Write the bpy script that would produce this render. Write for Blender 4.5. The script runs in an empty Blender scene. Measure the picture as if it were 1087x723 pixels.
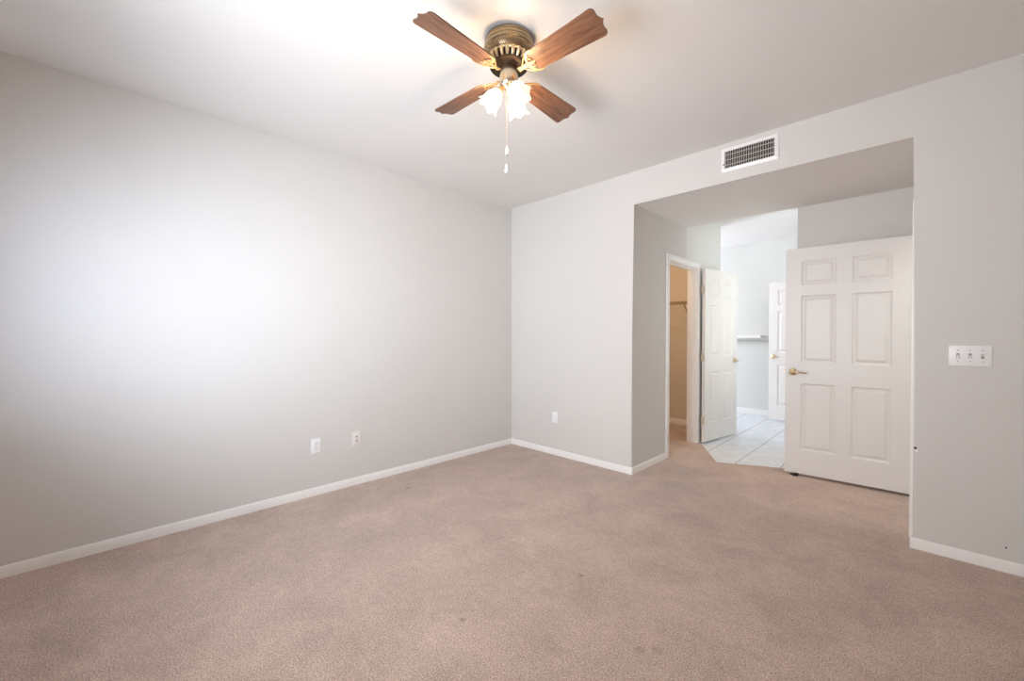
import bpy, bmesh, math, random
from mathutils import Vector, Matrix
random.seed(7)
PI = math.pi
S = bpy.context.scene
COL = S.collection

# ------------------------------------------------------------------ camera, world, light, exposure
CAM_H, YAW, PITCH, FPX = 1.2683, 0.7816, 0.0127, 438.2
cd = bpy.data.cameras.new('camera'); cam = bpy.data.objects.new('camera', cd); COL.objects.link(cam)
cd.sensor_fit = 'HORIZONTAL'; cd.sensor_width = 36.0; cd.lens = 36.0 * FPX / 1087.0
cd.clip_start = 0.02; cd.clip_end = 60
cam.location = (0, 0, CAM_H)
cam.rotation_euler = (PI / 2 - PITCH, 0, YAW)
S.camera = cam

S.view_settings.view_transform = 'Standard'
S.view_settings.look = 'None'
S.view_settings.gamma = 1.0
S.view_settings.use_curve_mapping = False
S.view_settings.exposure = -0.02
S.cycles.use_denoising = True
S.cycles.max_bounces = 12
S.cycles.diffuse_bounces = 8
S.cycles.transparent_max_bounces = 12
S.cycles.sample_clamp_indirect = 6.0
S.cycles.caustics_reflective = False
S.cycles.caustics_refractive = False

W = bpy.data.worlds.new('sky'); S.world = W; W.use_nodes = True
wn = W.node_tree.nodes; wl = W.node_tree.links
sky = wn.new('ShaderNodeTexSky'); sky.sky_type = 'HOSEK_WILKIE'
wl.new(sky.outputs[0], wn['Background'].inputs[0]); wn['Background'].inputs[1].default_value = 0.02


def area(name, loc, direction, sx, sy, power, col, spread=PI):
    d = bpy.data.lights.new(name, 'AREA'); d.shape = 'RECTANGLE'; d.size = sx; d.size_y = sy
    d.energy = power; d.color = col; d.spread = spread
    o = bpy.data.objects.new(name, d); COL.objects.link(o)
    o.location = loc
    o.rotation_euler = Vector(direction).to_track_quat('-Z', 'Y').to_euler()
    return o


# room frame
XL, XR, YR, YB, H = -3.405, 1.25, -0.50, 3.4245, 2.74
X1, X2, ZS, YS = -1.8654, -0.028, 2.4609, 4.6306      # alcove sides, soffit, rear of alcove
XG = -0.833                                            # left end of the grey wall
BATH_Y, BATH_XL = 7.42, -4.4
TW = 0.12

# daylight of the bedroom window (rear wall) and the bathroom window; added fills; closet lamp
# (the sky seen through a big window is brighter in some directions than in others: level, up off the ground
#  outside, down from the sky, and sideways towards the left wall)
WP = YR - 0.03
area('window_daylight', (-1.20, WP, 1.50), (-0.8, 1, 0), 0.85, 1.20, 13, (0.66, 0.84, 1.0), math.radians(100))
area('window_daylight', (-2.00, WP, 1.50), (-1.0, 1, 0), 0.80, 1.20, 7.5, (0.83, 0.88, 1.0), math.radians(80))
area('window_daylight', (-2.85, WP, 1.50), (0, 1, 0), 0.30, 1.10, 3.6, (0.50, 0.68, 1.0))
area('window_daylight', (-1.60, WP, 1.50), (0, 1, 0), 1.20, 1.20, 3, (0.94, 1.0, 0.95))
area('window_daylight', (-1.50, WP, 1.50), (0, 1, 0.42), 1.40, 1.20, 30, (0.81, 0.86, 0.96), math.radians(110))
area('window_daylight', (-1.50, WP, 1.50), (0, 1, -0.4), 1.40, 1.20, 18, (0.90, 0.95, 0.98), math.radians(115))
area('bathroom_daylight', (BATH_XL + 0.03, 6.7, 1.75), (1, 0, 0.12), 1.2, 1.2, 80, (0.77, 0.83, 1.0))
area('bathroom_fill', (-0.853, 5.45, 1.6), (-1, 0, 0), 1.2, 1.5, 8.6, (0.93, 1.0, 0.99))  # unseen fill panel, added to brighten the closet door and side wall
area('hall_fill', (0.75, 4.0, 2.70), (0, 0, -1), 0.7, 0.7, 12, (0.96, 1.0, 0.98))  # invented ceiling source, added as ambient fill for the unseen hall
area('closet_light', (-2.62, 4.6, 2.66), (0, 0, -1), 0.26, 0.26, 12, (1.0, 0.69, 0.42))


# ------------------------------------------------------------------ materials
def nm(name):
    m = bpy.data.materials.new(name); m.use_nodes = True
    nt = m.node_tree; return m, nt.nodes, nt.links, nt.nodes['Principled BSDF']


def lin(r, g, b):
    f = lambda c: (c / 255 / 12.92) if c / 255 <= 0.04045 else ((c / 255 + 0.055) / 1.055) ** 2.4
    return (f(r), f(g), f(b), 1)


def plain(name, col, rough=0.5, metal=0.0, spec=0.5, bump=0.0, bscale=60):
    m, n, l, b = nm(name)
    b.inputs['Base Color'].default_value = col; b.inputs['Roughness'].default_value = rough
    b.inputs['Metallic'].default_value = metal; b.inputs['Specular IOR Level'].default_value = spec
    tc = n.new('ShaderNodeTexCoord'); no = n.new('ShaderNodeTexNoise'); no.inputs['Scale'].default_value = bscale
    l.new(tc.outputs['Object'], no.inputs['Vector'])
    mx = n.new('ShaderNodeMix'); mx.data_type = 'RGBA'; mx.inputs['Factor'].default_value = 0
    mr = n.new('ShaderNodeMapRange'); mr.inputs['To Min'].default_value = 0.97; mr.inputs['To Max'].default_value = 1.03
    l.new(no.outputs['Fac'], mr.inputs['Value'])
    vm = n.new('ShaderNodeVectorMath'); vm.operation = 'SCALE'; vm.inputs[0].default_value = col[:3]
    l.new(mr.outputs[0], vm.inputs['Scale']); l.new(vm.outputs[0], b.inputs['Base Color'])
    if bump:
        bp = n.new('ShaderNodeBump'); bp.inputs['Strength'].default_value = bump; bp.inputs['Distance'].default_value = 0.002
        l.new(no.outputs['Fac'], bp.inputs['Height']); l.new(bp.outputs[0], b.inputs['Normal'])
    return m


def wall_paint(name, col, spots=()):
    m, n, l, b = nm(name)
    b.inputs['Roughness'].default_value = 0.55; b.inputs['Specular IOR Level'].default_value = 0.25
    tc = n.new('ShaderNodeTexCoord')
    no = n.new('ShaderNodeTexNoise'); no.inputs['Scale'].default_value = 42; no.inputs['Detail'].default_value = 3
    l.new(tc.outputs['Object'], no.inputs['Vector'])
    big = n.new('ShaderNodeTexNoise'); big.inputs['Scale'].default_value = 1.3; big.inputs['Detail'].default_value = 2
    l.new(tc.outputs['Object'], big.inputs['Vector'])
    mr = n.new('ShaderNodeMapRange'); mr.inputs['To Min'].default_value = 0.975; mr.inputs['To Max'].default_value = 1.025
    l.new(big.outputs['Fac'], mr.inputs['Value'])
    vm = n.new('ShaderNodeVectorMath'); vm.operation = 'SCALE'; vm.inputs[0].default_value = col[:3]
    l.new(mr.outputs[0], vm.inputs['Scale'])
    last = vm.outputs[0]
    for (p, r, c) in spots:                      # nail holes, chips in the paint, and a painted highlight
        ds = n.new('ShaderNodeVectorMath'); ds.operation = 'DISTANCE'; ds.inputs[1].default_value = p
        l.new(tc.outputs['Object'], ds.inputs[0])
        lt = n.new('ShaderNodeMath'); lt.operation = 'LESS_THAN'; lt.inputs[1].default_value = r
        l.new(ds.outputs['Value'], lt.inputs[0])
        mx = n.new('ShaderNodeMix'); mx.data_type = 'RGBA'; mx.inputs['B'].default_value = c
        l.new(lt.outputs[0], mx.inputs['Factor']); l.new(last, mx.inputs['A']); last = mx.outputs['Result']
    l.new(last, b.inputs['Base Color'])
    bp = n.new('ShaderNodeBump'); bp.inputs['Strength'].default_value = 0.22; bp.inputs['Distance'].default_value = 0.003
    l.new(no.outputs['Fac'], bp.inputs['Height']); l.new(bp.outputs[0], b.inputs['Normal'])
    return m


DK = (0.05, 0.04, 0.035, 1)
M_wall = wall_paint('grey_wall_paint', lin(219, 216, 212),
                    [((0.331, YB, 0.130), 0.0045, DK), ((-0.022, YB, 0.598), 0.0075, DK),
                     ((-0.016, YB, 0.583), 0.008, (0.9, 0.9, 0.9, 1))])  # pale spot: highlight under the corner chip, put into the colour
M_bathwall = wall_paint('white_wall_paint', lin(227, 227, 223))
M_closetwall = wall_paint('closet_wall_paint', lin(222, 213, 200))
M_ceil = wall_paint('ceiling_paint', lin(233, 230, 226))
M_trim = plain('white_trim_paint', lin(246, 244, 241), 0.35, bump=0.03, bscale=30)
M_door = plain('white_door_paint', lin(234, 230, 226), 0.38, bump=0.04, bscale=40)
M_plate = plain('white_plastic', lin(247, 246, 246), 0.35)
M_ivory = plain('ivory_plastic', lin(238, 231, 226), 0.4)
M_grey = plain('grey_plastic', lin(128, 124, 122), 0.45)
M_dark = plain('dark_slot', lin(45, 42, 40), 0.6)
M_black = plain('black_rubber', lin(38, 30, 26), 0.7)
M_duct_shade = plain('duct_shade', lin(52, 47, 43), 0.6, 0.2)  # dark colour standing for the shade inside the vent
M_grille = plain('vent_slat_paint', lin(196, 190, 183), 0.45)
M_brass = plain('polished_brass', lin(226, 204, 168), 0.2, 1.0)
M_steel = plain('brushed_steel', lin(190, 190, 192), 0.3, 1.0)
M_wire = plain('dull_coated_wire', lin(168, 146, 122), 0.45)
M_chrome = plain('chrome', lin(225, 225, 225), 0.12, 1.0)
M_hinge = plain('cream_painted_hinge', lin(214, 200, 182), 0.4, 0.0)

# antique brass of the fan, slightly brushed
M_antique, n, l, b = nm('antique_brass')
b.inputs['Metallic'].default_value = 1.0; b.inputs['Roughness'].default_value = 0.3
tc = n.new('ShaderNodeTexCoord'); mp = n.new('ShaderNodeMapping'); mp.inputs['Scale'].default_value = (3, 3, 90)
no = n.new('ShaderNodeTexNoise'); no.inputs['Scale'].default_value = 4
l.new(tc.outputs['Object'], mp.inputs['Vector']); l.new(mp.outputs[0], no.inputs['Vector'])
cr = n.new('ShaderNodeValToRGB'); cr.color_ramp.elements[0].color = lin(166, 148, 118); cr.color_ramp.elements[1].color = lin(186, 168, 138)
cr.color_ramp.elements[0].position = 0.35; cr.color_ramp.elements[1].position = 0.65
l.new(no.outputs['Fac'], cr.inputs[0]); l.new(cr.outputs[0], b.inputs['Base Color'])

# perforated band: fine round holes
M_perf, n, l, b = nm('perforated_brass')
b.inputs['Metallic'].default_value = 0.9; b.inputs['Roughness'].default_value = 0.4
tc = n.new('ShaderNodeTexCoord'); vo = n.new('ShaderNodeTexVoronoi'); vo.inputs['Scale'].default_value = 170
vo.inputs['Randomness'].default_value = 0.2
l.new(tc.outputs['Object'], vo.inputs['Vector'])
cr = n.new('ShaderNodeValToRGB'); cr.color_ramp.elements[0].position = 0.35; cr.color_ramp.elements[1].position = 0.5
cr.color_ramp.elements[0].color = lin(92, 78, 60); cr.color_ramp.elements[1].color = lin(165, 140, 108)
l.new(vo.outputs['Distance'], cr.inputs[0]); l.new(cr.outputs[0], b.inputs['Base Color'])

M_gold = plain('light_gold_casting', lin(196, 164, 120), 0.42, 0.7)
M_chain = plain('chain_metal', lin(176, 168, 158), 0.5, 0.3)
M_neck = plain('satin_brass', lin(216, 200, 172), 0.24, 1.0)
M_rotor = plain('dark_bronze', lin(46, 36, 30), 0.4, 0.8)
M_fin = plain('pale_brass_fins', lin(222, 198, 160), 0.35, 0.75)

# walnut blades, grain along local X
M_wood, n, l, b = nm('walnut_veneer')
b.inputs['Roughness'].default_value = 0.38
tc = n.new('ShaderNodeTexCoord'); mp = n.new('ShaderNodeMapping'); mp.inputs['Scale'].default_value = (2.2, 26, 26)
no = n.new('ShaderNodeTexNoise'); no.inputs['Scale'].default_value = 2.4; no.inputs['Detail'].default_value = 6; no.inputs['Distortion'].default_value = 0.9
l.new(tc.outputs['Object'], mp.inputs['Vector']); l.new(mp.outputs[0], no.inputs['Vector'])
cr = n.new('ShaderNodeValToRGB')
cr.color_ramp.elements[0].position = 0.3; cr.color_ramp.elements[0].color = lin(80, 52, 38)
cr.color_ramp.elements[1].position = 0.72; cr.color_ramp.elements[1].color = lin(146, 104, 78)
l.new(no.outputs['Fac'], cr.inputs[0]); l.new(cr.outputs[0], b.inputs['Base Color'])

# frosted glass of the lit shades
M_shade, n, l, b = nm('lit_frosted_glass')
n.remove(b)
out = n['Material Output']
tr = n.new('ShaderNodeBsdfTransparent'); tl = n.new('ShaderNodeBsdfTranslucent'); em = n.new('ShaderNodeEmission')
tl.inputs['Color'].default_value = (0.95, 0.92, 0.86, 1)
em.inputs['Color'].default_value = (1.0, 0.95, 0.86, 1); em.inputs['Strength'].default_value = 0.6
m1 = n.new('ShaderNodeMixShader'); m1.inputs[0].default_value = 0.5
l.new(tr.outputs[0], m1.inputs[1]); l.new(tl.outputs[0], m1.inputs[2])
ad = n.new('ShaderNodeAddShader'); l.new(m1.outputs[0], ad.inputs[0]); l.new(em.outputs[0], ad.inputs[1])
l.new(ad.outputs[0], out.inputs[0])
M_bulb, n, l, b = nm('lit_bulb'); n.remove(b)
em = n.new('ShaderNodeEmission'); em.inputs['Color'].default_value = (1, 0.86, 0.66, 1); em.inputs['Strength'].default_value = 5
l.new(em.outputs[0], n['Material Output'].inputs[0])

# window glass
M_glass, n, l, b = nm('window_glass'); n.remove(b)
tr = n.new('ShaderNodeBsdfTransparent'); gl = n.new('ShaderNodeBsdfGlossy'); gl.inputs['Roughness'].default_value = 0.02
mx = n.new('ShaderNodeMixShader'); mx.inputs[0].default_value = 0.07
l.new(tr.outputs[0], mx.inputs[1]); l.new(gl.outputs[0], mx.inputs[2]); l.new(mx.outputs[0], n['Material Output'].inputs[0])

# carpet: twisted pile, patches of brushed nap
M_carpet, n, l, b = nm('beige_carpet')
b.inputs['Roughness'].default_value = 0.95; b.inputs['Specular IOR Level'].default_value = 0.08
b.inputs['Sheen Weight'].default_value = 0.15; b.inputs['Sheen Roughness'].default_value = 0.6
tc = n.new('ShaderNodeTexCoord')
fine = n.new('ShaderNodeTexNoise'); fine.inputs['Scale'].default_value = 150; fine.inputs['Detail'].default_value = 3; fine.inputs['Roughness'].default_value = 0.7
patch = n.new('ShaderNodeTexNoise'); patch.inputs['Scale'].default_value = 3.2; patch.inputs['Detail'].default_value = 7; patch.inputs['Roughness'].default_value = 0.62; patch.inputs['Distortion'].default_value = 0.5
mid = n.new('ShaderNodeTexNoise'); mid.inputs['Scale'].default_value = 26; mid.inputs['Detail'].default_value = 4
for t in (fine, patch, mid): l.new(tc.outputs['Object'], t.inputs['Vector'])
cr = n.new('ShaderNodeValToRGB')
cr.color_ramp.elements[0].position = 0.30; cr.color_ramp.elements[0].color = lin(140, 116, 104)
cr.color_ramp.elements[1].position = 0.68; cr.color_ramp.elements[1].color = lin(229, 207, 195)
l.new(fine.outputs['Fac'], cr.inputs[0])
mr = n.new('ShaderNodeMapRange'); mr.inputs['From Min'].default_value = 0.3; mr.inputs['From Max'].default_value = 0.7
mr.inputs['To Min'].default_value = 0.84; mr.inputs['To Max'].default_value = 1.13
l.new(patch.outputs['Fac'], mr.inputs['Value'])
mr2 = n.new('ShaderNodeMapRange'); mr2.inputs['From Min'].default_value = 0.3; mr2.inputs['From Max'].default_value = 0.7
mr2.inputs['To Min'].default_value = 0.93; mr2.inputs['To Max'].default_value = 1.07
l.new(mid.outputs['Fac'], mr2.inputs['Value'])
mu = n.new('ShaderNodeMath'); mu.operation = 'MULTIPLY'; l.new(mr.outputs[0], mu.inputs[0]); l.new(mr2.outputs[0], mu.inputs[1])
vm = n.new('ShaderNodeVectorMath'); vm.operation = 'SCALE'; l.new(cr.outputs[0], vm.inputs[0]); l.new(mu.outputs[0], vm.inputs['Scale'])
last = vm.outputs[0]
for (p, r, k_) in (((-3.019, 1.814, 0), .035, .35), ((-1.264, 1.792, 0), .018, .5), ((-1.442, 1.139, 0), .022, .4), ((-1.307, 1.558, 0), .06, .16),
                   ((-0.793, 1.534, 0), .03, .3), ((-0.745, 1.580, 0), .03, .25)):      # furniture dents and small stains
    ds = n.new('ShaderNodeVectorMath'); ds.operation = 'DISTANCE'; ds.inputs[1].default_value = p
    l.new(tc.outputs['Object'], ds.inputs[0])
    st = n.new('ShaderNodeMapRange'); st.interpolation_type = 'SMOOTHSTEP'; st.inputs['From Min'].default_value = r * .3; st.inputs['From Max'].default_value = r
    st.inputs['To Min'].default_value = k_; st.inputs['To Max'].default_value = 0
    l.new(ds.outputs['Value'], st.inputs['Value'])
    mx = n.new('ShaderNodeMix'); mx.data_type = 'RGBA'; mx.inputs['B'].default_value = lin(96, 74, 62)
    l.new(st.outputs[0], mx.inputs['Factor']); l.new(last, mx.inputs['A']); last = mx.outputs['Result']
l.new(last, b.inputs['Base Color'])
bp = n.new('ShaderNodeBump'); bp.inputs['Strength'].default_value = 0.7; bp.inputs['Distance'].default_value = 0.006
l.new(fine.outputs['Fac'], bp.inputs['Height'])
bp2 = n.new('ShaderNodeBump'); bp2.inputs['Strength'].default_value = 0.5; bp2.inputs['Distance'].default_value = 0.012
l.new(mid.outputs['Fac'], bp2.inputs['Height']); l.new(bp.outputs[0], bp2.inputs['Normal']); l.new(bp2.outputs[0], b.inputs['Normal'])

# tile: large light tiles, grout along Y strong, along X faint
M_tile, n, l, b = nm('pale_floor_tile')
b.inputs['Roughness'].default_value = 0.32
tc = n.new('ShaderNodeTexCoord'); sp = n.new('ShaderNodeSeparateXYZ'); l.new(tc.outputs['Object'], sp.inputs[0])


def grout(axis, offset, pitch, half):
    a = n.new('ShaderNodeMath'); a.operation = 'SUBTRACT'; a.inputs[1].default_value = offset; l.new(sp.outputs[axis], a.inputs[0])
    w = n.new('ShaderNodeMath'); w.operation = 'PINGPONG'; w.inputs[1].default_value = pitch / 2; l.new(a.outputs[0], w.inputs[0])
    c = n.new('ShaderNodeMath'); c.operation = 'LESS_THAN'; c.inputs[1].default_value = half; l.new(w.outputs[0], c.inputs[0])
    return c.outputs[0]


gx = grout('X', -1.650, 0.350, 0.0045); gy = grout('Y', 4.90, 0.70, 0.0025)
no = n.new('ShaderNodeTexNoise'); no.inputs['Scale'].default_value = 6; no.inputs['Detail'].default_value = 8; no.inputs['Distortion'].default_value = 1.5
l.new(tc.outputs['Object'], no.inputs['Vector'])
cr = n.new('ShaderNodeValToRGB'); cr.color_ramp.elements[0].position = 0.3; cr.color_ramp.elements[0].color = lin(210, 215, 221)
cr.color_ramp.elements[1].position = 0.7; cr.color_ramp.elements[1].color = lin(232, 236, 241)
l.new(no.outputs['Fac'], cr.inputs[0])
m1 = n.new('ShaderNodeMix'); m1.data_type = 'RGBA'; m1.inputs['B'].default_value = lin(140, 140, 140)
l.new(gx, m1.inputs['Factor']); l.new(cr.outputs[0], m1.inputs['A'])
m2 = n.new('ShaderNodeMix'); m2.data_type = 'RGBA'; m2.inputs['B'].default_value = lin(182, 182, 182)
l.new(gy, m2.inputs['Factor']); l.new(m1.outputs['Result'], m2.inputs['A']); l.new(m2.outputs['Result'], b.inputs['Base Color'])


# ------------------------------------------------------------------ mesh helpers
def add_box(bm, x0, x1, y0, y1, z0, z1, bev=0.0, seg=2):
    r = bmesh.ops.create_cube(bm, size=1.0)
    for v in r['verts']:
        v.co = Vector((x0 + (v.co.x + .5) * (x1 - x0), y0 + (v.co.y + .5) * (y1 - y0), z0 + (v.co.z + .5) * (z1 - z0)))
    if bev:
        es = {e for v in r['verts'] for e in v.link_edges}
        bmesh.ops.bevel(bm, geom=list(es), offset=bev, segments=seg, affect='EDGES', profile=0.5)


def add_lathe(bm, prof, seg=48, mat=None, wave=None):
    """prof: [(r, z)] revolved about Z; wave(i, ang, r, z) -> (r, z) edits ring points"""
    rings = []
    for i, (r, z) in enumerate(prof):
        ring = []
        for k in range(seg):
            a = 2 * PI * k / seg
            rr, zz = (r, z) if wave is None else wave(i, a, r, z)
            ring.append(bm.verts.new((rr * math.cos(a), rr * math.sin(a), zz)))
        rings.append(ring)
    new = [v for r in rings for v in r]
    for i in range(len(rings) - 1):
        for k in range(seg):
            k2 = (k + 1) % seg
            bm.faces.new((rings[i][k], rings[i][k2], rings[i + 1][k2], rings[i + 1][k]))
    if wave is None:
        for ring, rev in ((rings[0], False), (rings[-1], True)):
            if (prof[0] if ring is rings[0] else prof[-1])[0] > 1e-5:
                bm.faces.new(ring if rev else ring[::-1])
    if mat is not None:
        bmesh.ops.transform(bm, matrix=mat, verts=new)
    return new


def add_tube(bm, pts, rad, seg=10):
    pts = [Vector(p) for p in pts]
    rads = rad if isinstance(rad, (list, tuple)) else [rad] * len(pts)
    rings = []; up = None
    for i, p in enumerate(pts):
        t = (pts[min(i + 1, len(pts) - 1)] - pts[max(i - 1, 0)]).normalized()
        if up is None:
            up = Vector((0, 0, 1)) if abs(t.z) < 0.9 else Vector((1, 0, 0))
        s = t.cross(up).normalized(); up = s.cross(t).normalized()
        rings.append([bm.verts.new(p + (s * math.cos(2 * PI * k / seg) + up * math.sin(2 * PI * k / seg)) * rads[i]) for k in range(seg)])
    for i in range(len(rings) - 1):
        for k in range(seg):
            k2 = (k + 1) % seg
            bm.faces.new((rings[i][k], rings[i][k2], rings[i + 1][k2], rings[i + 1][k]))
    bm.faces.new(rings[0][::-1]); bm.faces.new(rings[-1])


def add_prism(bm, pts, axis, a, b):
    """closed outline pts (2D) extruded along axis from a to b"""
    def P(p, t):
        if axis == 'z': return (p[0], p[1], t)
        if axis == 'y': return (p[0], t, p[1])
        return (t, p[0], p[1])
    lo = [bm.verts.new(P(p, a)) for p in pts]; hi = [bm.verts.new(P(p, b)) for p in pts]
    n = len(pts)
    fs = [bm.faces.new(lo), bm.faces.new(hi[::-1])]
    for i in range(n):
        fs.append(bm.faces.new((lo[i], hi[i], hi[(i + 1) % n], lo[(i + 1) % n])))
    return lo, hi, fs


def obj(name, bm, mat, parent=None, smooth=False, kind=None, label=None, cat=None, group=None, angle=35):
    bmesh.ops.recalc_face_normals(bm, faces=bm.faces)
    me = bpy.data.meshes.new(name); bm.to_mesh(me); bm.free()
    me.materials.append(mat)
    if smooth:
        me.polygons.foreach_set('use_smooth', [True] * len(me.polygons))
        try: me.set_sharp_from_angle(angle=math.radians(angle))
        except Exception: pass
    o = bpy.data.objects.new(name, me); COL.objects.link(o)
    if parent: o.parent = parent
    if kind: o['kind'] = kind
    if label: o['label'] = label
    if cat: o['category'] = cat
    if group: o['group'] = group
    return o


def thing(name, label, cat, loc=(0, 0, 0), rz=0, group=None, kind=None):
    o = bpy.data.objects.new(name, None); COL.objects.link(o)
    o.empty_display_size = 0.1
    o.location = loc; o.rotation_euler = (0, 0, rz); o['label'] = label; o['category'] = cat
    if group: o['group'] = group
    if kind: o['kind'] = kind
    return o


def copy_tree(o, parent=None):
    c = o.copy(); COL.objects.link(c); c.parent = parent
    for ch in list(o.children): copy_tree(ch, c)
    return c


def box_obj(name, x0, x1, y0, y1, z0, z1, mat, bev=0.0, **k):
    bm = bmesh.new(); add_box(bm, x0, x1, y0, y1, z0, z1, bev); return obj(name, bm, mat, **k)


def struct(name, bm, mat, label, cat, **k):
    return obj(name, bm, mat, kind='structure', label=label, cat=cat, **k)


# ------------------------------------------------------------------ room shell
ZT = H + 0.12
bm = bmesh.new()
add_prism(bm, [(XL - .12, YR - .12), (XR + .12, YR - .12), (XR + .12, 4.75), (XG, 4.75), (XG, 4.655), (-1.444, 4.361),
               (-1.810, 4.962), (-1.980, 4.962), (-1.980, 5.97), (XL - .12, 5.97)], 'z', -0.10, 0.0)
struct('floor', bm, M_carpet, 'beige cut pile carpet across the bedroom and into the closet', 'carpet')
bm = bmesh.new()
add_prism(bm, [(-1.810, 4.962), (-1.444, 4.361), (XG, 4.655), (XG, 4.75), (XR + .12, 4.75), (XR + .12, BATH_Y + .12),
               (BATH_XL - .12, BATH_Y + .12), (BATH_XL - .12, 5.97), (-1.980, 5.97), (-1.980, 4.962)], 'z', -0.10, -0.002)
struct('floor_bathroom', bm, M_tile, 'pale grey square tiles on the bathroom floor', 'tile floor')

bm = bmesh.new(); add_box(bm, XL - .12, XR + .12, YR - .12, BATH_Y + .12, H, H + .1)
add_box(bm, BATH_XL - .12, XL - .12, 5.85, BATH_Y + .12, H, H + .1)
struct('ceiling', bm, M_ceil, 'flat off-white ceiling over the bedroom', 'ceiling')

bm = bmesh.new(); add_box(bm, XL - .12, XL, YR - .12, 5.97, -0.1, H)
struct('wall_left', bm, M_wall, 'long plain light grey wall on the left', 'wall')
bm = bmesh.new(); add_box(bm, XR, XR + .12, YR - .12, BATH_Y + .12, -0.1, H)
struct('wall_right', bm, M_wall, 'plain light grey wall to the right of the camera', 'wall')

# back wall: one slab with the alcove opening, its front arris rounded (bullnose bead)
bm = bmesh.new()
add_prism(bm, [(XL, -0.1), (X1, -0.1), (X1, ZS), (X2, ZS), (X2, -0.1), (XR, -0.1), (XR, H), (XL, H)], 'y', YB, YB + TW)
bm.edges.ensure_lookup_table()
es = []
for e in bm.edges:
    a, c = e.verts[0].co, e.verts[1].co
    if abs(a.y - YB) < 1e-5 and abs(c.y - YB) < 1e-5:
        if (abs(a.x - X1) < 1e-4 and abs(c.x - X1) < 1e-4) or (abs(a.x - X2) < 1e-4 and abs(c.x - X2) < 1e-4) or \
           (abs(a.z - ZS) < 1e-4 and abs(c.z - ZS) < 1e-4): es.append(e)
bmesh.ops.bevel(bm, geom=es, offset=0.017, segments=6, affect='EDGES', profile=0.5)
wb = struct('wall_back', bm, M_wall, 'light grey wall with the wide opening and the air vent', 'wall')
wb.data.materials.append(M_ceil)                 # the underside of the opening is painted like the soffit behind it
for f in wb.data.polygons:
    if abs(f.normal.z) > 0.9 and abs(f.center.z - ZS) < 0.01: f.material_index = 1

# rear wall (behind the camera) with its window
WZ0, WZ1 = 0.85, 2.19
WINS = [(-3.08, -0.72)]
bm = bmesh.new()
xx = XL
for WX0, WX1 in WINS:
    add_box(bm, xx, WX0, YR - .12, YR, -0.1, H); xx = WX1
    add_box(bm, WX0, WX1, YR - .12, YR, -0.1, WZ0); add_box(bm, WX0, WX1, YR - .12, YR, WZ1, H)
add_box(bm, xx, XR, YR - .12, YR, -0.1, H)
struct('wall_rear', bm, M_wall, 'light grey wall with the window behind the camera', 'wall')
for wi, (WX0, WX1) in enumerate(WINS):
    w = thing('window_%d' % (wi + 1), 'wide' + ' white framed bedroom window behind the camera', 'window', ((WX0 + WX1) / 2, YR - .09, WZ0), 0, kind='structure')
    ww, wh = WX1 - WX0, WZ1 - WZ0
    bm = bmesh.new()
    add_box(bm, -ww / 2, ww / 2, -.02, .02, 0, .05); add_box(bm, -ww / 2, ww / 2, -.02, .02, wh - .05, wh)
    add_box(bm, -ww / 2, -ww / 2 + .05, -.02, .02, .05, wh - .05); add_box(bm, ww / 2 - .05, ww / 2, -.02, .02, .05, wh - .05)
    add_box(bm, -.025, .025, -.02, .02, .05, wh - .05)
    obj('window_frame', bm, M_trim, w)
    box_obj('pane', -ww / 2 + .05, -.025, -.003, .003, .05, wh - .05, M_glass, parent=w)
    box_obj('pane', .025, ww / 2 - .05, -.003, .003, .05, wh - .05, M_glass, parent=w)
    box_obj('window_sill', -ww / 2, ww / 2, .02, .11, 0, .02, M_trim, parent=w, bev=.004)

# alcove
CY0, CY1, DZ = 4.170, 4.962, 2.055              # closet doorway
bm = bmesh.new()
add_prism(bm, [(YB + TW, -.1), (CY0, -.1), (CY0, DZ), (YS, DZ), (YS, H), (YB + TW, H)], 'x', X1 - .115, X1)
struct('wall_alcove_left', bm, M_wall, 'shaded grey side wall of the opening, left of the closet doorway', 'wall')
bm = bmesh.new()
add_prism(bm, [(YS, DZ), (CY1, DZ), (CY1, -.1), (5.73, -.1), (5.73, H), (YS, H)], 'x', X1 - .115, X1)
struct('wall_bathroom_side', bm, M_bathwall, 'narrow off-white wall above the open closet door', 'wall')
bm = bmesh.new(); add_box(bm, X1, X2, YB + TW, YS, ZS, H)
struct('ceiling_alcove', bm, M_ceil, 'lowered soffit over the opening beyond the bedroom', 'ceiling')
EY0, EY1 = 3.625, 4.475                          # entry doorway in the alcove's right wall
bm = bmesh.new()
add_prism(bm, [(YB + TW, -.1), (EY0, -.1), (EY0, DZ), (EY1, DZ), (EY1, -.1), (YS, -.1), (YS, H), (YB + TW, H)], 'x', X2, X2 + .115)
struct('wall_alcove_right', bm, M_wall, 'grey right side wall of the opening holding the entry doorway', 'wall')
bm = bmesh.new(); add_box(bm, XG, XR, YS, YS + .12, -.1, H)
struct('wall_alcove_rear', bm, M_wall, 'grey wall seen above the large open door', 'wall')

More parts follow.
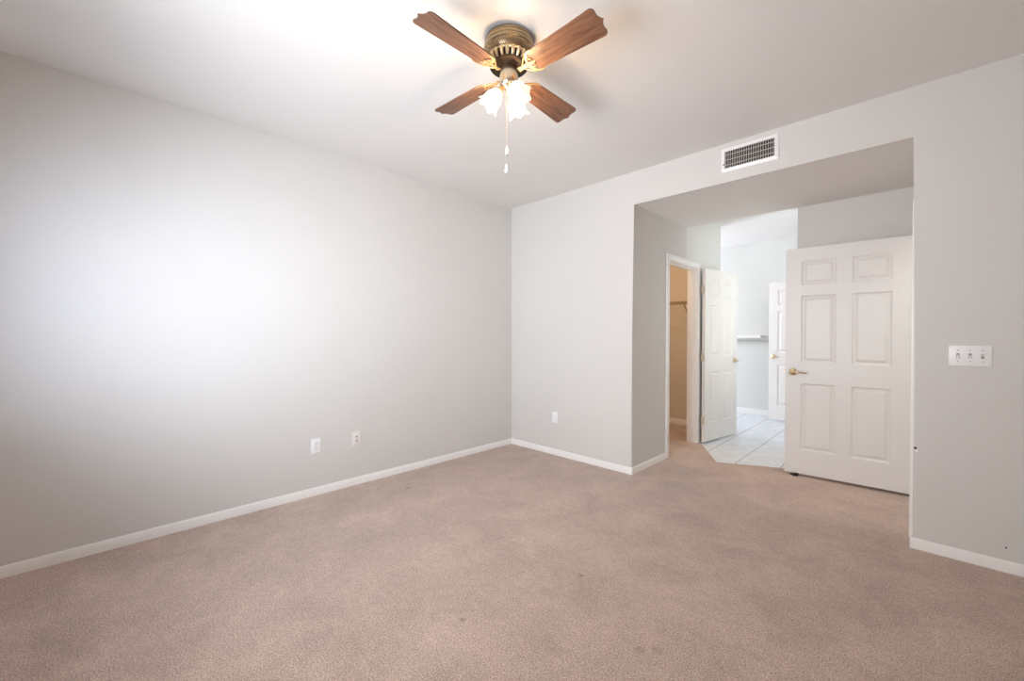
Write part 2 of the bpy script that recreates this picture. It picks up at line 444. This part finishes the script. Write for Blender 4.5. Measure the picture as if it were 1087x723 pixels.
# closet and bathroom shells
bm = bmesh.new(); add_box(bm, XL, X1 - .115, 5.85, 5.97, -.1, H)
struct('wall_closet_back', bm, M_closetwall, 'warm lit back wall inside the closet', 'wall')
bm = bmesh.new(); add_box(bm, -3.10, -3.00, YB + TW, 5.85, -.1, H)
struct('wall_closet_left', bm, M_closetwall, 'side wall deep inside the closet', 'wall')
bm = bmesh.new(); add_box(bm, BATH_XL - .12, XR, BATH_Y, BATH_Y + .12, -.1, H)
struct('wall_bathroom_back', bm, M_bathwall, 'far off-white bathroom wall with the towel bar', 'wall')
bm = bmesh.new(); add_box(bm, BATH_XL - .12, BATH_XL, 5.97, BATH_Y, -.1, H)
struct('wall_bathroom_left', bm, M_bathwall, 'left bathroom wall out of sight round the corner', 'wall')
bm = bmesh.new(); add_box(bm, BATH_XL - .12, XL, 5.85, 5.97, -.1, H)
struct('wall_bathroom_front', bm, M_bathwall, 'bathroom wall backing on to the closet', 'wall')
FY0, FY1 = 6.17, 6.93
bm = bmesh.new()
add_prism(bm, [(YS + .12, -.1), (FY0, -.1), (FY0, DZ), (FY1, DZ), (FY1, -.1), (BATH_Y, -.1), (BATH_Y, H), (YS + .12, H)], 'x', XG, XG + .115)
struct('wall_bathroom_right', bm, M_bathwall, 'right bathroom wall hidden behind the grey wall', 'wall')


# ------------------------------------------------------------------ baseboards and casings
def baseboard(name, p0, p1, normal, label, hgt=0.062, th=0.012):
    """p0->p1 along the wall foot, normal points into the room"""
    p0 = Vector((*p0, 0)); p1 = Vector((*p1, 0)); nrm = Vector((*normal, 0)); d = p1 - p0
    prof = [(0, 0), (th, 0), (th, hgt * .62), (th * .78, hgt * .74), (th * .72, hgt * .88), (th * .45, hgt * .97), (0.001, hgt)]
    bm = bmesh.new()
    A = [bm.verts.new(p0 + nrm * (a + .0003) + Vector((0, 0, z))) for a, z in prof]
    B = [bm.verts.new(p1 + nrm * (a + .0003) + Vector((0, 0, z))) for a, z in prof]
    bm.faces.new(A); bm.faces.new(B[::-1])
    for i in range(len(prof)):
        j = (i + 1) % len(prof); bm.faces.new((A[i], B[i], B[j], A[j]))
    return struct(name, bm, M_trim, label, 'baseboard', smooth=True, angle=30)


baseboard('baseboard_left', (XL, YR), (XL, YB), (1, 0), 'long white baseboard under the left wall')
baseboard('baseboard_back', (XL + .013, YB), (X1 + .012, YB), (0, -1), 'white baseboard between the room corner and the opening')
baseboard('baseboard_back_right', (X2 - .012, YB), (XR, YB), (0, -1), 'white baseboard under the wall with the light switches')
baseboard('baseboard_alcove_left', (X1, YB + .0005), (X1, CY0 - .060), (1, 0), 'short white baseboard leading to the closet doorway')
baseboard('baseboard_alcove_right', (X2, YB + .0005), (X2, EY0 - .060), (-1, 0), 'short baseboard return beside the entry doorway')
baseboard('baseboard_rear', (XL + .013, YR), (XR, YR), (0, 1), 'white baseboard under the window behind the camera')
baseboard('baseboard_closet', (-2.999, 5.85), (X1 - .116, 5.85), (0, -1), 'baseboard at the foot of the closet back wall', hgt=.075)
baseboard('baseboard_bathroom', (BATH_XL, BATH_Y), (XG, BATH_Y), (0, -1), 'white baseboard at the foot of the far bathroom wall', hgt=.09)


def doorway_trim(name, x_face, sgn, y0, y1, depth, label):
    """casing on the face x_face (pointing sgn) round the opening y0..y1, plus jambs and stop through the wall"""
    root = thing(name, label, 'door casing', (x_face, (y0 + y1) / 2, 0), kind='structure')
    c = (y0 + y1) / 2; hw = (y1 - y0) / 2; cw = .060; t = .018
    xa, xb = (0.0003, t) if sgn > 0 else (-t, -0.0003)
    bm = bmesh.new()
    for s in (-1, 1):
        a, b_ = sorted((s * (hw - .006), s * (hw + cw - .006)))
        add_box(bm, xa, xb, a, b_, 0.001, DZ + cw - .006, .004, 2)
    add_box(bm, xa, xb, -hw + .006, hw - .006, DZ - .006, DZ + cw - .006, .004, 2)
    obj('casing', bm, M_trim, root, smooth=True)
    bm = bmesh.new()
    d0, d1 = (-depth, .001) if sgn > 0 else (-.001, depth)
    add_box(bm, d0, d1, -hw, -hw + .014, 0.001, DZ)
    add_box(bm, d0, d1, hw - .014, hw, 0.001, DZ)
    add_box(bm, d0, d1, -hw + .014, hw - .014, DZ - .014, DZ)
    m_ = (d0 + d1) / 2
    add_box(bm, m_ - .018, m_ + .016, -hw + .014, -hw + .026, 0.001, DZ - .014)
    add_box(bm, m_ - .018, m_ + .016, hw - .026, hw - .014, 0.001, DZ - .014)
    add_box(bm, m_ - .018, m_ + .016, -hw + .026, hw - .026, DZ - .026, DZ - .014)
    obj('jamb', bm, M_trim, root)
    return root


doorway_trim('trim_1', X1, 1, CY0, CY1, .115, 'white casing around the closet doorway')
doorway_trim('trim_2', X2, -1, EY0, EY1, .115, 'white casing of the entry doorway at the edge of the opening')
doorway_trim('trim_3', XG, -1, FY0, FY1, .115, 'white casing of the hidden bathroom doorway')


# ------------------------------------------------------------------ six-panel doors
def leaf_mesh(Wd, Hd, T=.035):
    """leaf from x=0 (hinge) to x=Wd, y in -T..0, z 0..Hd, with six raised panels on both faces"""
    st, mu_ = .118, .105
    pw = (Wd - 2 * st - mu_) / 2
    xs = [0, st, st + pw, st + pw + mu_, Wd - st, Wd]
    zs = [0, .215, .215 + .60, .215 + .60 + .185, .215 + .60 + .185 + .60, Hd - .118 - .215 + .0, Hd - .118, Hd]
    zs[5] = zs[4] + .095
    bm = bmesh.new()
    grid = {}
    for side, y in (('f', 0.0), ('b', -T)):
        for i, x in enumerate(xs):
            for k, z in enumerate(zs):
                grid[side, i, k] = bm.verts.new((x, y, z))
    panels = []
    for side in 'fb':
        for i in range(5):
            for k in range(7):
                q = [grid[side, i, k], grid[side, i + 1, k], grid[side, i + 1, k + 1], grid[side, i, k + 1]]
                if side == 'b': q = q[::-1]
                f = bm.faces.new(q)
                if i in (1, 3) and k in (1, 3, 5): panels.append(f)
    for i in range(5):
        bm.faces.new((grid['f', i, 0], grid['b', i, 0], grid['b', i + 1, 0], grid['f', i + 1, 0]))
        bm.faces.new((grid['f', i, 7], grid['f', i + 1, 7], grid['b', i + 1, 7], grid['b', i, 7]))
    for k in range(7):
        bm.faces.new((grid['f', 0, k], grid['f', 0, k + 1], grid['b', 0, k + 1], grid['b', 0, k]))
        bm.faces.new((grid['f', 5, k], grid['b', 5, k], grid['b', 5, k + 1], grid['f', 5, k + 1]))
    bmesh.ops.recalc_face_normals(bm, faces=bm.faces)
    for th, dp in ((.002, -.004), (.010, -.007), (.009, 0.0), (.020, .009), (.003, .0)):
        bmesh.ops.inset_individual(bm, faces=panels, thickness=th, depth=dp, use_even_offset=True)
    return bm


def lever(parent, x, z, y, sgn, toward, mat=M_brass):
    """rosette + curved lever; sgn = which face (+1: +y), toward = -1 points to the hinge"""
    bm = bmesh.new()
    rot = Matrix.Translation((x, y, z)) @ Matrix.Rotation(-sgn * PI / 2, 4, 'X')
    add_lathe(bm, [(.0, .0005), (.032, .0005), (.033, .004), (.029, .010), (.018, .014), (.012, .016), (.011, .040), (.0, .040)], 32, rot)
    L = [(x, y + sgn * .040, z), (x + toward * .012, y + sgn * .050, z + .001), (x + toward * .035, y + sgn * .053, z + .003),
         (x + toward * .065, y + sgn * .050, z + .000), (x + toward * .090, y + sgn * .047, z - .004), (x + toward * .108, y + sgn * .046, z - .001)]
    add_tube(bm, L, [.012, .012, .009, .0075, .0075, .005], 12)
    return obj('door_handle', bm, mat, parent, smooth=True, label='polished brass lever handle')


def make_door(name, label, loc, ang, Wd, flip=False, Hd=2.025, hz=.915):
    r = thing(name, label, 'door', loc, ang, kind='structure')
    bm = leaf_mesh(Wd, Hd)
    if flip: bmesh.ops.transform(bm, matrix=Matrix.Translation((0, .035, 0)), verts=bm.verts)
    obj('leaf', bm, M_door, r)
    yf, yb = (.035, 0) if flip else (0, -.035)
    lever(r, Wd - .062, hz, yf, 1, -1); lever(r, Wd - .062, hz, yb, -1, -1)
    bm = bmesh.new(); add_box(bm, Wd, Wd + .0015, (yf + yb) / 2 - .012, (yf + yb) / 2 + .012, hz - .028, hz + .028)
    add_tube(bm, [(Wd, (yf + yb) / 2, hz), (Wd + .010, (yf + yb) / 2, hz)], .007, 12)
    obj('latch', bm, M_brass, r)
    return r


# big entry door, opened flat against the grey wall; hinge on the right
BIGW = .838
d1 = make_door('door_1', 'large white six panel door standing open in front of the grey wall', (-.050, 4.478, .022), math.radians(181.5), BIGW, flip=False)
for z in (.25, 1.0, 1.78):
    bm = bmesh.new(); add_tube(bm, [(-.003, -.040, z - .045), (-.003, -.040, z + .045)], .006, 10)
    obj('hinge', bm, M_brass, d1, smooth=True)
# closet door, swung right round on the side wall
A = Vector((-1.787, 4.985)); Bp = Vector((-1.667, 5.742))
ang = math.atan2((Bp - A).y, (Bp - A).x)
nrm = Vector((-math.sin(ang), math.cos(ang)))
CW = (Bp - A).length
d2 = make_door('door_2', 'narrower white six panel closet door swung open beside the closet doorway', (A.x, A.y, .022), ang, CW, flip=True, hz=.93)
for z in (.25, .99, 1.78):
    bm = bmesh.new()
    add_tube(bm, [(-.008, .030, z - .045), (-.008, .030, z + .045)], .007, 10)
    add_box(bm, -.0025, -.0005, .002, .034, z - .045, z + .045)
    add_box(bm, -.026, -.008, .030, .033, z - .045, z + .045)
    obj('hinge', bm, M_hinge, d2, label='cream painted hinge')
# far bathroom door
d3 = make_door('door_3', 'white six panel door at the far side of the bathroom', (-.875, 6.93, .022), math.radians(168.6), .76, flip=False, hz=.93)

# ------------------------------------------------------------------ wall plates
def plate(parent, w_, h_, mat, t=.006):
    bm = bmesh.new(); add_box(bm, -w_ / 2, w_ / 2, -t, 0, -h_ / 2, h_ / 2, .0025, 2)
    return obj('cover_plate', bm, mat, parent, smooth=True)


def duplex(name, label, loc, rz, mat, group=None):
    r = thing(name, label, 'outlet', loc, rz, group)
    plate(r, .072, .116, mat)
    for s in (-1, 1):
        bm = bmesh.new()
        pts = [(.0165 * math.cos(a), s * .0195 + max(-.0125, min(.0125, .0165 * math.sin(a)))) for a in [2 * PI * k / 28 for k in range(28)]]
        add_prism(bm, pts, 'y', -.0078, -.005)
        f = obj('receptacle', bm, mat, r)
        bm = bmesh.new()
        add_box(bm, -.0075, -.0050, -.0082, -.0077, s * .0195 - .001, s * .0195 + .008)
        add_box(bm, .0050, .0075, -.0082, -.0077, s * .0195 - .001, s * .0195 + .007)
        add_lathe(bm, [(.0, 0), (.0028, 0), (.0028, .0005), (0, .0005)], 12, Matrix.Translation((0, -.0077, s * .0195 - .007)) @ Matrix.Rotation(PI / 2, 4, 'X'))
        obj('slots', bm, M_grey, f)
    bm = bmesh.new(); add_lathe(bm, [(0, 0), (.003, 0), (.0024, .001), (0, .0012)], 12, Matrix.Translation((0, -.006, 0)) @ Matrix.Rotation(PI / 2, 4, 'X'))
    obj('screw', bm, M_steel, r)
    return r


duplex('power_outlet', 'bright white power outlet on the left wall, left of the ivory jack plate', (XL + .0005, 1.221, .391), PI / 2, M_plate)
r = thing('jack_plate', 'ivory wall plate with two dark round jacks on the left wall', 'wall plate', (XL + .0005, 1.550, .391), PI / 2)
plate(r, .072, .118, M_ivory)
for s in (-1, 1):
    bm = bmesh.new()
    M_ = Matrix.Translation((0, -.006, s * .017)) @ Matrix.Rotation(PI / 2, 4, 'X')
    add_lathe(bm, [(.0060, 0), (.0060, .003), (.0045, .006), (.0040, .006), (.0040, .001), (0, .001)], 20, M_)
    obj('jack', bm, M_grey, r, smooth=True, label='dark round jack')
    bm = bmesh.new(); add_lathe(bm, [(0, 0), (.003, 0), (.0024, .001), (0, .0012)], 12, Matrix.Translation((0, -.006, s * .048)) @ Matrix.Rotation(PI / 2, 4, 'X'))
    obj('screw', bm, M_steel, r)
duplex('power_outlet', 'small white power outlet on the back wall near the room corner', (-2.751, YB - .0005, .396), 0, M_plate)

r = thing('light_switch', 'white three gang toggle switch plate on the wall right of the opening', 'light switch', (.1915, YB - .0005, 1.153))
plate(r, .163, .114, M_plate)
for i, up in ((-1, -1), (0, -1), (1, 1)):
    bm = bmesh.new(); cx = i * .046
    add_box(bm, cx - .0055, cx + .0055, -.0066, -.0055, -.013, .013)
    obj('toggle_slot', bm, M_grey, r)
    bm = bmesh.new()
    add_prism(bm, [(-.006, -.006 * up), (-.006, .005 * up), (-.019, .013 * up), (-.020, .008 * up)], 'x', cx - .004, cx + .004)
    obj('toggle', bm, M_ivory, r)
    for s in (-1, 1):
        bm = bmesh.new(); add_lathe(bm, [(0, 0), (.0032, 0), (.0026, .001), (0, .0012)], 12, Matrix.Translation((cx, -.006, s * .030)) @ Matrix.Rotation(PI / 2, 4, 'X'))
        obj('screw', bm, M_steel, r)

# ------------------------------------------------------------------ air vent
VX0, VX1, VZ0, VZ1 = -1.112, -.730, 2.521, 2.703
r = thing('air_vent', 'white framed rectangular air vent with vertical slats above the opening', 'vent', ((VX0 + VX1) / 2, YB - .0005, (VZ0 + VZ1) / 2))
hw, hh = (VX1 - VX0) / 2, (VZ1 - VZ0) / 2; gw, gh = hw - .026, hh - .027
bm = bmesh.new()
def ring(bm, w0, h0, w1, h1, y0, y1):
    a = [(-w0, -h0), (w0, -h0), (w0, h0), (-w0, h0)]; c = [(-w1, -h1), (w1, -h1), (w1, h1), (-w1, h1)]
    A_ = [bm.verts.new((x, y0, z)) for x, z in a]; B_ = [bm.verts.new((x, y1, z)) for x, z in c]
    for i in range(4): bm.faces.new((A_[i], A_[(i + 1) % 4], B_[(i + 1) % 4], B_[i]))
ring(bm, hw, hh, hw - .002, hh - .002, 0, -.007); ring(bm, hw - .002, hh - .002, gw + .006, gh + .006, -.007, -.012)
ring(bm, gw + .006, gh + .006, gw, gh, -.012, -.011); ring(bm, gw, gh, gw, gh, -.011, 0)
bmesh.ops.remove_doubles(bm, verts=bm.verts, dist=1e-5)
obj('frame', bm, M_plate, r)
box_obj('duct_shade_sheet', -gw, gw, -.0012, -.0004, -gh, gh, M_duct_shade, parent=r)  # dark sheet on the solid wall, painted as the shade behind the slats
for k in range(3):
    z = -gh + (k + .7) * 2 * gh / 3.4
    bm = bmesh.new(); add_box(bm, -gw, gw, -.0045, -.0020, z - .0028, z + .0028); obj('rear_louver', bm, M_grille, r)
N = 21
for k in range(N):
    x = -gw + (k + .5) * 2 * gw / N
    bm = bmesh.new(); add_box(bm, x - .0018, x + .0018, -.0105, -.0048, -gh, gh); obj('slat', bm, M_grille, r)
bm = bmesh.new(); add_box(bm, -gw - .010, -gw - .004, -.020, -.011, -.040, -.028, .001); obj('damper_lever', bm, M_grey, r)
for s in (-1, 1):
    bm = bmesh.new(); add_lathe(bm, [(0, 0), (.0035, 0), (.0025, .0015), (0, .002)], 12, Matrix.Translation((s * (hw - .013), -.0095, 0)) @ Matrix.Rotation(PI / 2, 4, 'X'))
    obj('screw', bm, M_grille, r)

# ------------------------------------------------------------------ door stop, closet shelf, bathroom bar
r = thing('door_stop', 'small dark rubber door stop on the carpet under the large open door', 'door stop', (-.800, 4.452, 0), 0)
bm = bmesh.new(); add_prism(bm, [(-.035, 0), (.035, 0), (.035, .020), (-.035, .006)], 'x', -.016, .016)
obj('wedge', bm, M_black, r)
bm = bmesh.new(); add_lathe(bm, [(0, .0), (.011, .0), (.011, .010), (.007, .014), (0, .014)], 16, Matrix.Translation((-.028, -.008, 0)))
obj('bumper', bm, M_black, r, smooth=True)

SZ, SY0, SY1 = 1.718, 5.50, 5.84
r = thing('closet_shelf', 'wire shelf with diagonal brace on the closet back wall', 'shelf', (-2.49, SY1, SZ))
L = .49
bm = bmesh.new()
add_tube(bm, [(-L, SY0 - SY1, 0), (L, SY0 - SY1, 0)], .005, 8); add_tube(bm, [(-L, SY0 - SY1, -.035), (L, SY0 - SY1, -.035)], .005, 8)
add_tube(bm, [(-L, -.004, 0), (L, -.004, 0)], .004, 8); add_tube(bm, [(-L, -.17, -.005), (L, -.17, -.005)], .003, 8)
obj('rail', bm, M_wire, r)
bm = bmesh.new()
for k in range(38):
    x = -L + .01 + k * (2 * L - .02) / 37
    add_tube(bm, [(x, -.002, .004), (x, SY0 - SY1, .004), (x, SY0 - SY1 - .004, -.035)], .002, 6)
obj('wire_deck', bm, M_wire, r)
for x in (-.30, .228):
    bm = bmesh.new(); add_tube(bm, [(x, SY0 - SY1 + .01, -.006), (x, -.002, -.30)], .006, 8); obj('brace', bm, M_wire, r)

r = thing('towel_bar', 'white ledge with a thin grey bar on the far bathroom wall', 'towel bar', (-2.05, BATH_Y - .0005, 1.20))
box_obj('ledge', -.60, .26, -.085, 0, .022, .068, M_trim, parent=r, bev=.003)
bm = bmesh.new(); add_tube(bm, [(-.60, -.06, -.018), (.70, -.06, -.018)], .009, 12); obj('bar', bm, M_steel, r, smooth=True)
for x in (-.55, .66):
    bm = bmesh.new(); add_box(bm, x - .012, x + .012, -.062, 0, -.030, -.006, .002); obj('bracket', bm, M_steel, r)

# ------------------------------------------------------------------ ceiling fan
FX, FY = -1.473, 1.462
fan = thing('ceiling_fan', 'antique brass ceiling fan with four walnut blades and three lit glass shades', 'ceiling fan', (FX, FY, 0))
bm = bmesh.new()
add_lathe(bm, [(0, 2.739), (.106, 2.739), (.115, 2.735), (.118, 2.728), (.118, 2.721), (.1155, 2.719), (.1155, 2.716), (.119, 2.713), (.120, 2.704),
               (.117, 2.702), (.117, 2.699), (.122, 2.696), (.124, 2.690), (.122, 2.684), (.119, 2.682), (.0, 2.682)], 96)
obj('housing', bm, M_antique, fan, smooth=True, angle=25)
bm = bmesh.new()
add_lathe(bm, [(.0, 2.682), (.118, 2.682), (.119, 2.674), (.116, 2.660), (.109, 2.649), (.101, 2.643), (0, 2.643)], 96)
obj('perforated_band', bm, M_perf, fan, smooth=True, angle=50)
bm = bmesh.new(); add_lathe(bm, [(0, 2.643), (.092, 2.643), (.070, 2.612), (0, 2.612)], 48)
obj('motor', bm, M_rotor, fan, smooth=True)
# flared ring of open fins
bm = bmesh.new()
NF = 22
for k in range(NF):
    a = 2 * PI * k / NF; R_ = Matrix.Rotation(a, 4, 'Z')
    vs0 = set(bm.verts)
    add_tube(bm, [(.098, 0, 2.646), (.099, 0, 2.637), (.094, 0, 2.624), (.082, 0, 2.612)], [.0098, .0098, .0088, .0068], 10)
    bmesh.ops.transform(bm, matrix=R_, verts=[v for v in bm.verts if v not in vs0])
def torus(bm, R, z, rr):
    seg, s2 = 72, 8
    g = [[bm.verts.new(((R + rr * math.cos(2 * PI * j / s2)) * math.cos(2 * PI * i / seg), (R + rr * math.cos(2 * PI * j / s2)) * math.sin(2 * PI * i / seg), z + rr * math.sin(2 * PI * j / s2))) for j in range(s2)] for i in range(seg)]
    for i in range(seg):
        for j in range(s2):
            bm.faces.new((g[i][j], g[(i + 1) % seg][j], g[(i + 1) % seg][(j + 1) % s2], g[i][(j + 1) % s2]))
torus(bm, .100, 2.645, .005); torus(bm, .082, 2.611, .004)
obj('fin_ring', bm, M_fin, fan, smooth=True)
bm = bmesh.new(); add_lathe(bm, [(0, 2.620), (.060, 2.620), (.064, 2.612), (.092, 2.607), (.094, 2.601), (.086, 2.597), (.050, 2.599), (0, 2.599)], 64)
obj('rotor', bm, M_rotor, fan, smooth=True)
bm = bmesh.new(); add_lathe(bm, [(0, 2.606), (.040, 2.606), (.045, 2.602), (.046, 2.540), (.044, 2.518), (.038, 2.508), (.026, 2.500), (.016, 2.490), (.012, 2.472), (.006, 2.464), (0, 2.463)], 48)
obj('switch_housing', bm, M_neck, fan, smooth=True)

ZBL = 2.567
def blade_outline():
    pts = [(.150, -.030), (.158, -.047), (.178, -.056)]
    pts += [(.30, -.061), (.42, -.066), (.492, -.070)]
    tip = [(.507, -.070), (.517, -.064), (.521, -.052), (.519, -.036), (.521, -.022), (.527, -.009), (.535, 0)]
    pts += tip + [(x, -y) for x, y in tip[::-1][1:]]
    pts += [(.492, .070), (.42, .066), (.30, .061), (.178, .056), (.158, .047), (.150, .030)]
    return pts
for k in range(4):
    ang_ = math.radians(2.4 + 90 * k + (-.5, 1.2, .2, -.8)[k])
    M_ = Matrix.Rotation(ang_, 4, 'Z') @ Matrix.Translation((0, 0, ZBL)) @ Matrix.Rotation(math.radians(-13), 4, 'X')
    bm = bmesh.new(); add_prism(bm, blade_outline(), 'z', -.003, .003)
    bl = obj('blade', bm, M_wood, fan); bl.matrix_local = M_
    # cast blade iron: an arm from the rotor, a crescent with two horns and a small centre leaf under the blade root
    bm = bmesh.new()
    z0 = -.0075
    add_prism(bm, [(.068, -.013), (.100, -.008), (.124, -.011), (.134, -.006), (.150, -.007), (.160, -.004), (.180, 0), (.160, .004), (.150, .007),
                   (.134, .006), (.124, .011), (.100, .008), (.068, .013)], 'z', z0, z0 + .0040)
    # crescent band along the blade root, horns pointing outward
    outer = [(.196, -.056), (.170, -.061), (.148, -.056), (.134, -.040), (.127, -.020), (.125, 0)]
    inner = [(.135, 0), (.137, -.018), (.144, -.034), (.155, -.046), (.172, -.053)]
    half = outer + inner
    add_prism(bm, outer + [(x, -y) for x, y in outer[-2::-1]] + [(x, -y) for x, y in inner[::-1]] + inner[1:], 'z', z0, z0 + .0040)
    for s in (-1, 1):
        add_tube(bm, [(.092, s * .006, z0 + .002), (.108, s * .018, z0), (.122, s * .032, z0), (.140, s * .046, z0)], .0035, 8)
        add_tube(bm, [(.140, s * .020, z0 + .001), (.150, s * .026, z0), (.160, s * .020, z0), (.158, s * .010, z0 + .001)], .0026, 8)
    bmesh.ops.transform(bm, matrix=Matrix.Translation((0, 0, 0)), verts=bm.verts)
    ir = obj('blade_iron', bm, M_gold, fan, smooth=True, angle=40); ir.matrix_local = M_
    for (sx, sy) in ((.150, -.035), (.150, .035), (.168, 0)):
        bm = bmesh.new(); add_lathe(bm, [(0, -.0075), (.0035, -.0075), (.003, -.0095), (0, -.010)], 10, Matrix.Translation((sx, sy, 0)))
        obj('screw', bm, M_antique, ir)

SHADE_PROF = [(.020, .000), (.023, .004), (.026, .012), (.036, .026), (.046, .042), (.050, .058), (.049, .074), (.050, .088), (.056, .100), (.064, .110)]
def ruffle(i, a, r_, z_):
    t = max(0, (i - 4) / 5.0)
    t2 = t * t
    c = math.cos(6 * a)
    return (r_ + t2 * .006 * c + .0015 * t * math.cos(12 * a), z_ + t2 * .007 * math.cos(6 * a))
for k, phi in enumerate((181, 301, 61)):
    a = math.radians(phi) + YAW
    dirx = Vector((math.cos(a), math.sin(a), 0)); tilt = math.radians(52)
    ax = (dirx * math.cos(tilt) + Vector((0, 0, -math.sin(tilt)))).normalized()
    base = Vector((0, 0, 2.488)) + dirx * .046
    M_ = Matrix.Translation(base) @ ax.to_track_quat('Z', 'Y').to_matrix().to_4x4() @ Matrix.Scale(.86, 4)
    bm = bmesh.new()
    add_tube(bm, [Vector((0, 0, 2.500)) + dirx * .018, Vector((0, 0, 2.506)) + dirx * .032, base - ax * .014, base], [.008, .008, .010, .012], 12)
    add_lathe(bm, [(0, -.016), (.014, -.014), (.021, -.004), (.023, .006), (.021, .010), (0, .010)], 24, M_)
    arm = obj('lamp_arm', bm, M_gold, fan, smooth=True)
    bm = bmesh.new(); add_lathe(bm, SHADE_PROF, 72, M_, wave=ruffle)
    sh = obj('lamp_shade', bm, M_shade, fan, smooth=True, angle=80, label='lit frosted glass tulip shade with ruffled rim')
    bm = bmesh.new(); add_lathe(bm, [(0, .010), (.010, .012), (.013, .026), (.021, .044), (.024, .056), (.020, .070), (.010, .078), (0, .080)], 20, M_)
    obj('bulb', bm, M_bulb, sh, smooth=True)
    ld = bpy.data.lights.new('fan_bulb_light', 'POINT'); ld.energy = 6.0; ld.color = (1.0, .68, .38); ld.shadow_soft_size = .03
    lo = bpy.data.objects.new('fan_bulb_light', ld); COL.objects.link(lo); lo.parent = fan
    lo.location = base + ax * .082

rgt = Vector((math.cos(YAW), math.sin(YAW), 0)); fw = Vector((-math.sin(YAW), math.cos(YAW), 0))
for (lat, fo, z_end, z_top) in ((-.010, .020, 2.180, 2.50), (-.012, -.022, 2.072, 2.50)):
    p = rgt * lat + fw * fo
    bm = bmesh.new()
    add_tube(bm, [(p.x, p.y, z_top), (p.x, p.y, z_end + .044)], .0005, 6)
    z = z_top - .01
    while z > z_end + .046:
        bmesh.ops.create_icosphere(bm, subdivisions=1, radius=.0011, matrix=Matrix.Translation((p.x, p.y, z))); z -= .006
    ch = obj('pull_chain', bm, M_chain, fan, label='thin pale pull chain')
    bm = bmesh.new()
    add_lathe(bm, [(0, .044), (.003, .043), (.005, .034), (.0085, .014), (.009, .006), (.006, .0), (0, 0)], 20, Matrix.Translation((p.x, p.y, z_end)))
    pd = obj('pendant', bm, M_plate, ch, smooth=True, label='white bell pendant')
    bm = bmesh.new(); bmesh.ops.create_uvsphere(bm, u_segments=14, v_segments=8, radius=.0052, matrix=Matrix.Translation((p.x, p.y, z_end - .003)))
    obj('tip', bm, M_steel, pd, smooth=True, label='grey metal tip')
